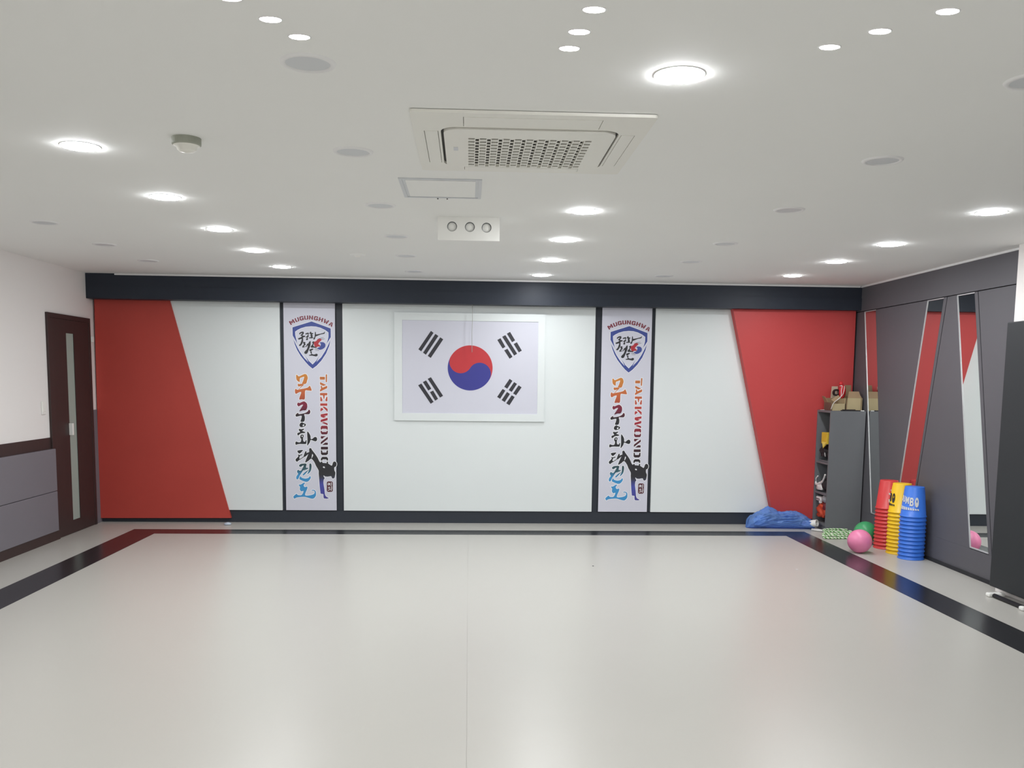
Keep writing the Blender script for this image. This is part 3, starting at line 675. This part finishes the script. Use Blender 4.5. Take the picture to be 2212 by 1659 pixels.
# upper compartment
ym = 9.56
t = thing('folded_kit_bag', (3.86, ym, SH[2]), 'black cloth bundle on the upper open shelf of the cabinet', 'bag')
part('bag_body', blob((3.862, ym+.02, SH[2]+.085), .075, .125, .078, .25, 2.2, 3), M_bk, t, smooth=True)
part('drawstring', tube(spline([(3.81, ym-.02, SH[2]+.10), (3.802, ym-.045, SH[2]+.075), (3.806, ym-.05, SH[2]+.045)]), .004, 6), M_wh, t, smooth=True, label='white drawstring')
t = solo('dark_tray', box(3.805, 3.95, 9.44, 9.68, SH[2]+.001, SH[2]+.014, .004), M_cab, (3.87, 9.56, SH[2]), 'flat grey tray under the black bundle in the cabinet', 'tray')
for o_ in ('folded_kit_bag',): bpy.data.objects[o_].location.z += .013
t = thing('yellow_packet', (3.86, 9.50, SH[2]+.16), 'open yellow packet on top of the black bundle in the cabinet', 'packet')
yz = SH[2]+.165
part('packet_box', box(3.79, 3.86, 9.445, 9.60, yz+.03, yz+.15, .003), M_yl, t)
part('packet_flap', ([Vector(p) for p in ((3.789, 9.46, yz+.05), (3.789, 9.58, yz+.05), (3.784, 9.53, yz-.02), (3.795, 9.465, yz+.03), (3.795, 9.575, yz+.03))], [(0, 1, 2), (3, 2, 4)]), mat('pale_yellow_card', 'e8d667', .5), t)
# middle compartment: white head guard
t = thing('head_guard', (3.86, 9.54, SH[1]), 'white and black padded head guard on the middle shelf of the cabinet', 'helmet')
q = blob((3.875, 9.53, SH[1]+.08), .08, .09, .085, .08, 1.8, 8); part('guard_padding', q, M_bk, t, smooth=True)
def band(c, pts, w_, th=.006): # curved strap
    P = spline(pts, 6); return tube(P, w_, 8)
part('guard_rim', cat_(tube(spline([(3.80, 9.67, SH[1]+.165), (3.795, 9.72, SH[1]+.12), (3.797, 9.70, SH[1]+.075), (3.80, 9.62, SH[1]+.085), (3.80, 9.53, SH[1]+.125), (3.80, 9.47, SH[1]+.20)]), [.007]*6+[.011]*6+[.016]*6+[.014]*6+[.010]*7, 8)), M_wh, t, smooth=True, label='white rim of the head guard')
part('guard_cheek', blob((3.815, 9.63, SH[1]+.05), .03, .08, .055, .1, 2, 4), M_wh, t, smooth=True, label='white cheek pad')
t = thing('grey_cap', (3.86, 9.47, SH[0]+.18), 'pale grey curved pad hanging under the middle shelf of the cabinet', 'pad')
part('pad_shell', blob((3.825, 9.49, SH[1]-.065), .035, .06, .042, .1, 2, 14, False), mat('pale_grey_pad', '9b9da0', .5), t, smooth=True)
# lower compartment: orange chest pad and white glove
t = thing('orange_pad', (3.87, 9.55, SH[0]), 'crumpled orange padded vest on the bottom shelf of the cabinet', 'vest')
part('vest_body', blob((3.85, 9.58, SH[0]+.115), .062, .14, .11, .28, 2.6, 21), M_or, t, smooth=True)
part('vest_lining', blob((3.845, 9.49, SH[0]+.18), .045, .055, .065, .2, 2.6, 5, False), mat('dark_red_cloth', '6e1f26', .6), t, smooth=True, label='dark red lining')
t = thing('sparring_glove', (3.83, 9.58, SH[0]+.21), 'white striped glove lying on the orange vest in the cabinet', 'glove')
part('glove_back', box(3.79, 3.85, 9.55, 9.68, SH[0]+.225, SH[0]+.272, .012), M_wh, t, smooth=False)
part('glove_stripe', box(3.788, 3.791, 9.565, 9.665, SH[0]+.242, SH[0]+.25), M_blk, t)
part('glove_thumb', blob((3.81, 9.585, SH[0]+.215), .02, .03, .018, .1, 2, 3, False, 3), M_wh, t, smooth=True)

# things on top of the cabinet
t = thing('open_cardboard_box', (4.03, 9.56, ct), 'open brown cardboard box with raised flaps on top of the grey cabinet', 'cardboard box')
bx0, bx1, by0, by1, bh = 3.985, 4.15, 9.45, 9.68, .135
tk = .004
part('box_wall', box(bx0, bx1, by1-tk, by1, ct+.002, ct+bh), M_cardin, t)                       # far wall
part('box_wall', box(bx1-tk, bx1, by0, by1-tk, ct+.002, ct+bh), M_cardin, t)
part('box_wall', box(bx0, bx0+tk, by0, by1-tk, ct+.002, ct+bh*.9), M_card, t)
part('box_floor', box(bx0, bx1, by0, by1, ct, ct+tk), M_card, t)
part('box_wall', ([Vector(p) for p in ((bx0+.002, by0, ct+.004), (bx1-.012, by0, ct+.004), (bx1-.012, by0+.003, ct+bh), (bx0+.01, by0+.003, ct+bh), (bx0+.002, by0+tk, ct+.004), (bx1-.012, by0+tk, ct+.004), (bx1-.012, by0+.006, ct+bh), (bx0+.01, by0+.006, ct+bh))], [(0, 1, 2, 3), (5, 4, 7, 6), (3, 2, 6, 7), (0, 3, 7, 4), (1, 5, 6, 2)]), M_cardin, t)
def flap(a, b, c, d, mt=M_card): # four corners, slight thickness
    P = [Vector(p) for p in (a, b, c, d)]; n_ = (P[1]-P[0]).cross(P[3]-P[0]).normalized()*.002
    V = [p+n_ for p in P]+[p-n_ for p in P]
    return V, [(0, 1, 2, 3), (7, 6, 5, 4), (0, 4, 5, 1), (1, 5, 6, 2), (2, 6, 7, 3), (3, 7, 4, 0)]
part('box_flap', flap((bx0+.01, by0+.005, ct+bh), (bx1-.012, by0+.005, ct+bh), (bx1-.022, by0+.045, ct+bh+.068), (bx0+.035, by0+.045, ct+bh+.068)), M_card, t)
part('box_flap', flap((bx0+.01, by1-.003, ct+bh), (bx1-.03, by1-.003, ct+bh), (bx1-.04, by1-.02, ct+bh+.135), (bx0+.04, by1-.02, ct+bh+.135)), M_card, t)
part('box_flap', flap((bx1-.003, by0+.01, ct+bh), (bx1-.003, by1-.02, ct+bh), (bx1-.03, by1-.04, ct+bh+.06), (bx1-.03, by0+.04, ct+bh+.06)), M_card, t)
t = thing('small_cardboard_box', (3.87, 9.55, ct), 'small torn brown carton beside the open box on the cabinet', 'cardboard box')
sx0, sx1, sy0, sy1 = 3.825, 3.975, 9.46, 9.66
part('box_side', box(sx0, sx1, sy1-tk, sy1, ct+.001, ct+.13), M_card, t)
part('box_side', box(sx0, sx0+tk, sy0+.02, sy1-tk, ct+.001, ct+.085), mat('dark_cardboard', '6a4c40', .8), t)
part('box_side', box(sx1-tk, sx1, sy0, sy1-tk, ct+.001, ct+.13), M_cardin, t)
part('box_side', box(sx0+.01, sx1, sy0, sy0+tk, ct+.001, ct+.075), M_cardin, t)
part('box_flap', flap((sx0+.002, sy1-.1, ct+.085), (sx0+.002, sy1-.005, ct+.085), (sx0-.03, sy1-.01, ct+.15), (sx0-.03, sy1-.09, ct+.145)), M_card, t)
part('box_flap', flap((sx0+.035, sy0+.002, ct+.085), (sx1-.05, sy0+.002, ct+.135), (sx1-.075, sy0+.02, ct+.165), (sx0+.005, sy0+.03, ct+.115)), M_card, t)
part('inner_carton', box(sx0+.06, sx1-.008, sy0+.006, sy0+.09, ct+.002, ct+.07, .004), mat('pale_kraft', 'cdb98e', .8, mottle=.06, mscale=10), t)
part('box_flap', flap((3.965, 9.655, ct+.13), (3.89, 9.655, ct+.13), (3.90, 9.66, ct+.255), (3.965, 9.66, ct+.255)), mat('pale_cardboard', 'bfae98', .8), t)
# black tape roll
t = thing('tape_roll', (3.918, 9.585, ct+.15), 'black ring-shaped tape roll leaning on the small carton', 'tape')
q = lathe([(.022, -.012), (.037, -.012), (.037, .012), (.022, .012)], (0, 0, 0), 28, True)
part('tape_ring', xf(q, Matrix.Translation((3.918, 9.585, ct+.19)) @ Matrix.Rotation(math.radians(12), 4, 'Z') @ Matrix.Rotation(PI/2, 4, 'X')), mat('black_tape', '1f1e1f', .35), t)
part('tape_core', xf(lathe([(.019, -.011), (.022, -.011), (.022, .011), (.019, .011)], (0, 0, 0), 28, True), Matrix.Translation((3.918, 9.585, ct+.19)) @ Matrix.Rotation(math.radians(12), 4, 'Z') @ Matrix.Rotation(PI/2, 4, 'X')), mat('tape_core_card', '6d655f', .7), t)
# red pouch with white cords
t = thing('red_pouch', (3.93, 9.53, ct+.14), 'bright red pouch with white strings standing in the cartons on the cabinet', 'pouch')
M_rp = mat('bright_red_cloth', 'c8262c', .55)
q = blob((3.972, 9.55, ct+.20), .036, .03, .075, .12, 2.4, 6, False); part('pouch_body', q, M_rp, t, smooth=True)
part('pouch_top', blob((3.955, 9.55, ct+.285), .022, .018, .022, .15, 2.4, 2, False, 3), M_rp, t, smooth=True)
part('string', tube(spline([(3.925, 9.51, ct+.26), (3.948, 9.505, ct+.262), (3.94, 9.50, ct+.215), (3.915, 9.45, ct+.145), (3.855, 9.448, ct+.095), (3.832, 9.448, ct+.06), (3.818, 9.45, ct+.015)]), .0032, 6), M_wh, t, smooth=True, label='white string')
part('string', tube(spline([(3.968, 9.50, ct+.26), (3.972, 9.50, ct+.24), (3.95, 9.47, ct+.185), (3.918, 9.45, ct+.148), (3.855, 9.448, ct+.095)]), .0032, 6), M_wh, t, smooth=True, label='white string')
t = thing('flat_dark_strap', (3.99, 9.43, ct), 'flat black strap lying along the front edge of the cabinet top', 'strap')
part('strap', cat_(box(3.90, 4.10, 9.365, 9.40, ct+.0005, ct+.010, .002), xf(box(-.07, .07, -.012, .012, 0, .006), Matrix.Translation((3.98, 9.38, ct+.011)) @ Matrix.Rotation(.12, 4, 'Z'))), M_bk, t)
part('strap_tag', box(4.105, 4.14, 9.365, 9.385, ct+.0005, ct+.009), M_wh, t, label='white strap tag')
solo('paper_slip', box(3.80, 3.835, 9.64, 9.70, ct+.0005, ct+.004), M_wh, (3.817, 9.67, ct), 'small white paper slip on the far corner of the cabinet top', 'paper')

# ================================================================== FLOOR CORNER ITEMS
# blue plastic bag
M_bag = bpy.data.materials.new('blue_film'); M_bag.use_nodes = True
nt = M_bag.node_tree; N = nt.nodes; L = nt.links; b = N['Principled BSDF']
b.inputs['Base Color'].default_value = lin('86b4f4'); b.inputs['Roughness'].default_value = .2
tr = N.new('ShaderNodeBsdfTransparent'); tr.inputs[0].default_value = lin('b4c8fa'); mx = N.new('ShaderNodeMixShader'); mx.inputs[0].default_value = .55
L.new(b.outputs[0], mx.inputs[1]); L.new(tr.outputs[0], mx.inputs[2]); L.new(mx.outputs[0], N['Material Output'].inputs[0])
tc = N.new('ShaderNodeTexCoord'); mpn = N.new('ShaderNodeMapping'); mpn.inputs['Scale'].default_value = (7, 20, 16); mpn.inputs['Rotation'].default_value = (0, .3, .2)
n1 = N.new('ShaderNodeTexNoise'); n1.inputs['Scale'].default_value = 1.2; n1.inputs['Detail'].default_value = 5; n1.inputs['Distortion'].default_value = 1.5
bp = N.new('ShaderNodeBump'); bp.inputs['Strength'].default_value = .7; bp.inputs['Distance'].default_value = .012
L.new(tc.outputs['Object'], mpn.inputs[0]); L.new(mpn.outputs[0], n1.inputs['Vector']); L.new(n1.outputs[0], bp.inputs['Height']); L.new(bp.outputs[0], b.inputs['Normal'])
t = thing('plastic_bag', (3.38, 9.62, 0), 'crumpled blue translucent plastic bag on the floor below the right red pad', 'bag')
bm = bmesh.new(); bmesh.ops.create_icosphere(bm, subdivisions=6, radius=1)
def prof(s):   # silhouette height along the bag, -1 left .. 1 right
    pts = [(-1, .02), (-.93, .08), (-.8, .13), (-.6, .16), (-.38, .205), (-.25, .19), (-.1, .155), (.15, .165), (.45, .16), (.7, .125), (.9, .085), (1, .03)]
    for (a, ha), (b_, hb) in zip(pts, pts[1:]):
        if s <= b_: return ha+(hb-ha)*(s-a)/(b_-a)
    return .03
for q in bm.verts:
    p = q.co.copy(); s = p.x; rad = math.sqrt(max(1e-6, 1-s*s)); h = prof(max(-1, min(1, s)))
    f1 = abs(noise.noise(Vector((p.x*3.2, p.y*3, p.z*3.6+4))))*.30+abs(noise.noise(Vector((p.x*8+p.z*3, p.y*7, p.z*8))))*.13
    k = 1-f1
    yy = (p.y/rad)*min(1, rad*1.9)*.125*k; zz = ((p.z/rad) + 1)/2*h*1.06*(1.12-f1*.8)*min(1, rad*2.6)
    q.co = Vector((3.385+s*.372+.015*noise.noise(p*2), 9.615+yy-.02*s, max(.002, zz)))
part('bag_film', bm2(bm), M_bag, t, smooth=True)
t = thing('wrapped_bundle', (3.28, 9.63, 0), 'pale bundle showing through the left end of the blue bag', 'bundle')
part('bundle', blob((3.17, 9.62, .066), .075, .06, .075, .15, 2, 4), mat('pale_bundle', '8fc0e0', .5), t, smooth=True)
part('card_label', box(3.335, 3.40, 9.56, 9.565, .06, .085), M_wh, t)
t = thing('paper_roll', (3.80, 9.53, 0), 'white rolled paper tube poking out of the blue bag', 'paper roll')
a, b_ = Vector((3.635, 9.59, .045)), Vector((3.738, 9.475, .076))
d_ = (b_-a).normalized(); q = Vector((0, 0, 1)).rotation_difference(d_).to_matrix().to_4x4()
part('tube_wall', xf(lathe([(.024, 0), (.036, 0), (.038, (b_-a).length), (.027, (b_-a).length)], (0, 0, 0), 28, True), Matrix.Translation(a) @ q), M_plast, t, smooth=False)
part('inner_winding', xf(lathe([(.014, .0), (.018, .0), (.018, (b_-a).length-.006), (.014, (b_-a).length-.006)], (0, 0, 0), 24, True), Matrix.Translation(a) @ q), M_plast, t)

# jump rope: white handle, braided green and white cord in loops
M_rope = bpy.data.materials.new('green_white_braid'); M_rope.use_nodes = True
nt = M_rope.node_tree; N = nt.nodes; L = nt.links; b = N['Principled BSDF']; b.inputs['Roughness'].default_value = .6
tc = N.new('ShaderNodeTexCoord'); wv = N.new('ShaderNodeTexWave'); wv.inputs['Scale'].default_value = 16; wv.inputs['Distortion'].default_value = 2.5; wv.bands_direction = 'DIAGONAL'; wv.inputs['Detail Scale'].default_value = 6
cr_ = N.new('ShaderNodeValToRGB'); cr_.color_ramp.interpolation = 'CONSTANT'; e = cr_.color_ramp.elements
e[0].color = lin('5ea24e'); e[1].position = .42; e[1].color = lin('e6f0da')
L.new(tc.outputs['Object'], wv.inputs[0]); L.new(wv.outputs[0], cr_.inputs[0]); L.new(cr_.outputs[0], b.inputs['Base Color'])
t = thing('jump_rope', (3.74, 9.15, 0), 'green and white braided rope in a flat coil on the floor beside the pink ball', 'rope')
rnd = random.Random(3); pts = []
for k in range(9):
    y0_ = 8.92+.045*k; x0_ = 3.60+.018*k+rnd.uniform(-.02, .02); x1_ = 3.86+.018*k+rnd.uniform(-.02, .02)
    row = [(x0_, y0_), (x0_+.09, y0_+rnd.uniform(-.02, .02)), (x0_+.17, y0_+rnd.uniform(-.02, .02)), (x1_, y0_)]
    if k % 2: row = row[::-1]
    for (a, b_) in row: pts.append((a, b_, .012+.012*(k % 3)+rnd.uniform(0, .006)))
part('braided_cord', tube(spline(pts, 6), .0105, 8), M_rope, t, smooth=True)
part('handle', tube([(3.665, 9.43, .013), (3.772, 9.335, .014)], .0125, 12), M_wh, t, smooth=True, label='white plastic handle')

M_pk = mat('pink_rubber', 'ea86ae', .32, .5); M_gn = mat('green_rubber', '3f9f66', .35)
def gball(c, r, mt, label):
    t = thing('play_ball', (c[0], c[1], 0), label, 'ball')
    part('ball_skin', ball((c[0], c[1], r), r, 40, 24), mt, t, smooth=True)
    part('valve', xf(lathe([(0.0005, .0012), (.006, .001), (.007, -.001)], (0, 0, 0), 12), Matrix.Translation((c[0]-.3*r, c[1]+.95*r*.99, r*1.0+.02))), mt, t)
gball((3.642, 8.19), .11, M_pk, 'pink rubber ball on the floor left of the cup stacks')
gball((3.91, 8.675), .11, M_gn, 'green rubber ball half hidden behind the red cup stack')

# ---- stacked cups
CH, CB, CT_, STEP = .27, .1085, .0835, .035
def cup_geo():
    th = .0022; k = (CT_-CB)/CH
    return lathe([(.0005, CH), (CT_-.004, CH), (CT_-.001, CH-.003), (CT_-.0005, CH-.022), (CT_+.0025, CH-.026), (CB-.001, .012), (CB+.0035, .0105), (CB+.0058, .004), (CB+.005, 0), (CB+.003, 0.0), (CB-.003, .006),
                  (CT_-.0015, CH-.028), (CT_-.004, CH-.024), (CT_-.005, CH-.006), (.0005, CH-.004)], (0, 0, 0), 48)
O_OUT = [(10*math.cos(a)/2+5, 6+6*math.sin(a)) for a in [2*PI*i/20 for i in range(20)]]
O_IN = [(5+1.6*math.cos(a), 4.6+1.9*math.sin(a)) for a in [-2*PI*i/12 for i in range(12)]]
JU = {'J': [LET['J'][0]], 'U': LET['U'], 'M': LET['M'], 'B': [[(0,0),(7,0),(9.5,2),(9.5,4.6),(8.2,5.8),(10,7.4),(10,10),(7.6,12),(0,12)]], 'O': [O_OUT]}
HOLE = {'B': [[(3.4,2.4),(3.4,4.6),(6.4,4.6),(6.4,2.4)], [(3.4,7.2),(3.4,9.6),(6.8,9.6),(6.8,7.2)]], 'O': [O_IN]}
def print_geo(phi, spec):   # wrap letters on the cone, phi = camera-facing direction
    gs = []
    def wrap(rings):
        def sub(r):
            out = []
            for i in range(len(r)):
                a, b_ = r[i], r[(i+1) % len(r)]
                for k in range(2): out.append((a[0]+(b_[0]-a[0])*k/2, a[1]+(b_[1]-a[1])*k/2))
            return out
        V, Fc = plate([sub(r) for r in rings], 0, .0012)
        W = []
        for v in V:
            a = phi+v.x; r = CB+(CT_-CB)*(v.y/CH)+.0022+v.z
            W.append(Vector((r*math.cos(a), r*math.sin(a), v.y)))
        gs.append((W, Fc))
    for ch, ang, zc, wd, ht in spec:
        a0 = math.radians(ang)
        def T(p): return (a0+(p[0]-5)/10*wd, zc+(6-p[1])/12*ht)
        if ch == '#':
            wrap([[T(p) for p in ((0,0),(8,2),(10,12),(2,11))]])
        else:
            for i, poly in enumerate(JU[ch]):
                wrap([[T(p) for p in poly]]+([[T(p) for p in h] for h in HOLE[ch]] if ch in HOLE and i == 0 else []))
    return cat_(*gs)
FULL = [('J', -74, .165, .30, .05), ('U', -56, .160, .28, .055), ('M', -34, .150, .34, .062), ('B', -11, .140, .32, .075), ('O', 14, .137, .34, .088)]+[('#', -78+11*k, .083-.0012*k, .17, .036-.0022*k) for k in range(10)]
ORD = ['topmost', 'second from the top', 'third from the top', 'fourth from the top', 'fifth from the top', 'sixth from the top', 'seventh from the top', 'eighth from the top', 'ninth from the top', 'tenth from the top', 'eleventh from the top', 'bottom cup']
for cname, (cxx, cyy), hexc, n_, off, inkmat in (('blue', (4.008, 7.935), '3a76dc', 12, 0, M_wh), ('yellow', (4.015, 8.185), 'efc21c', 12, -58, M_blk), ('red', (4.015, 8.45), 'cf3a3c', 12, 84, M_wh)):
    mt = mat(cname+'_cup_plastic', hexc, .38, .5)
    me = new_mesh('stacking_cup', *cup_geo(), mt, True)
    phi = math.atan2(-cyy, -cxx)
    for k in range(n_):
        idx = n_-1-k
        o = bpy.data.objects.new('stacking_cup', me); COL.objects.link(o); o.location = (cxx, cyy, k*STEP)
        o['category'] = 'cup'; o['group'] = cname+' stacking cups'
        if idx == 0:
            # the printed cup: an Empty with shell and lettering
            e_ = bpy.data.objects.new('stacking_cup', None); COL.objects.link(e_); e_.location = o.location
            e_['category'] = 'cup'; e_['group'] = cname+' stacking cups'; e_['label'] = 'topmost %s plastic cup of its stack, upside down with printed lettering' % cname
            del o['category']; del o['group']; o.name = 'cup_shell'; o.parent = e_; o.location = (0, 0, 0)
            q = print_geo(phi+math.radians(off), FULL)
            pm = new_mesh('printed_lettering', q[0], q[1], inkmat); po = bpy.data.objects.new('printed_lettering', pm); COL.objects.link(po); po.parent = e_
        else:
            o['label'] = 'ribbed rim of %s plastic cup, %s in the %s stack' % (cname, ORD[idx], cname)

# litter
p = at(1721, 1230, 'Z', 0); solo('paper_scrap', xf(box(-.009, .009, -.007, .007, 0, .003), Matrix.Translation(p)), M_wh, p, 'tiny white scrap on the grey mat in front of the pink ball', 'scrap')
p = at(1281, 1223, 'Z', 0); solo('dark_crumb', xf(box(-.006, .006, -.006, .006, 0, .003), Matrix.Translation(p)), M_blk, p, 'tiny dark crumb on the grey mat below the right banner', 'crumb')
solo('plastic_clip', blob((-2.545, 9.66, .011), .04, .035, .018, .1, 2, 1, True, 3), mat('clear_clip', 'b9c4d2', .3), (-2.545, 9.66, 0), 'small pale plastic piece on the floor at the foot of the left red pad', 'plastic piece', smooth=True)
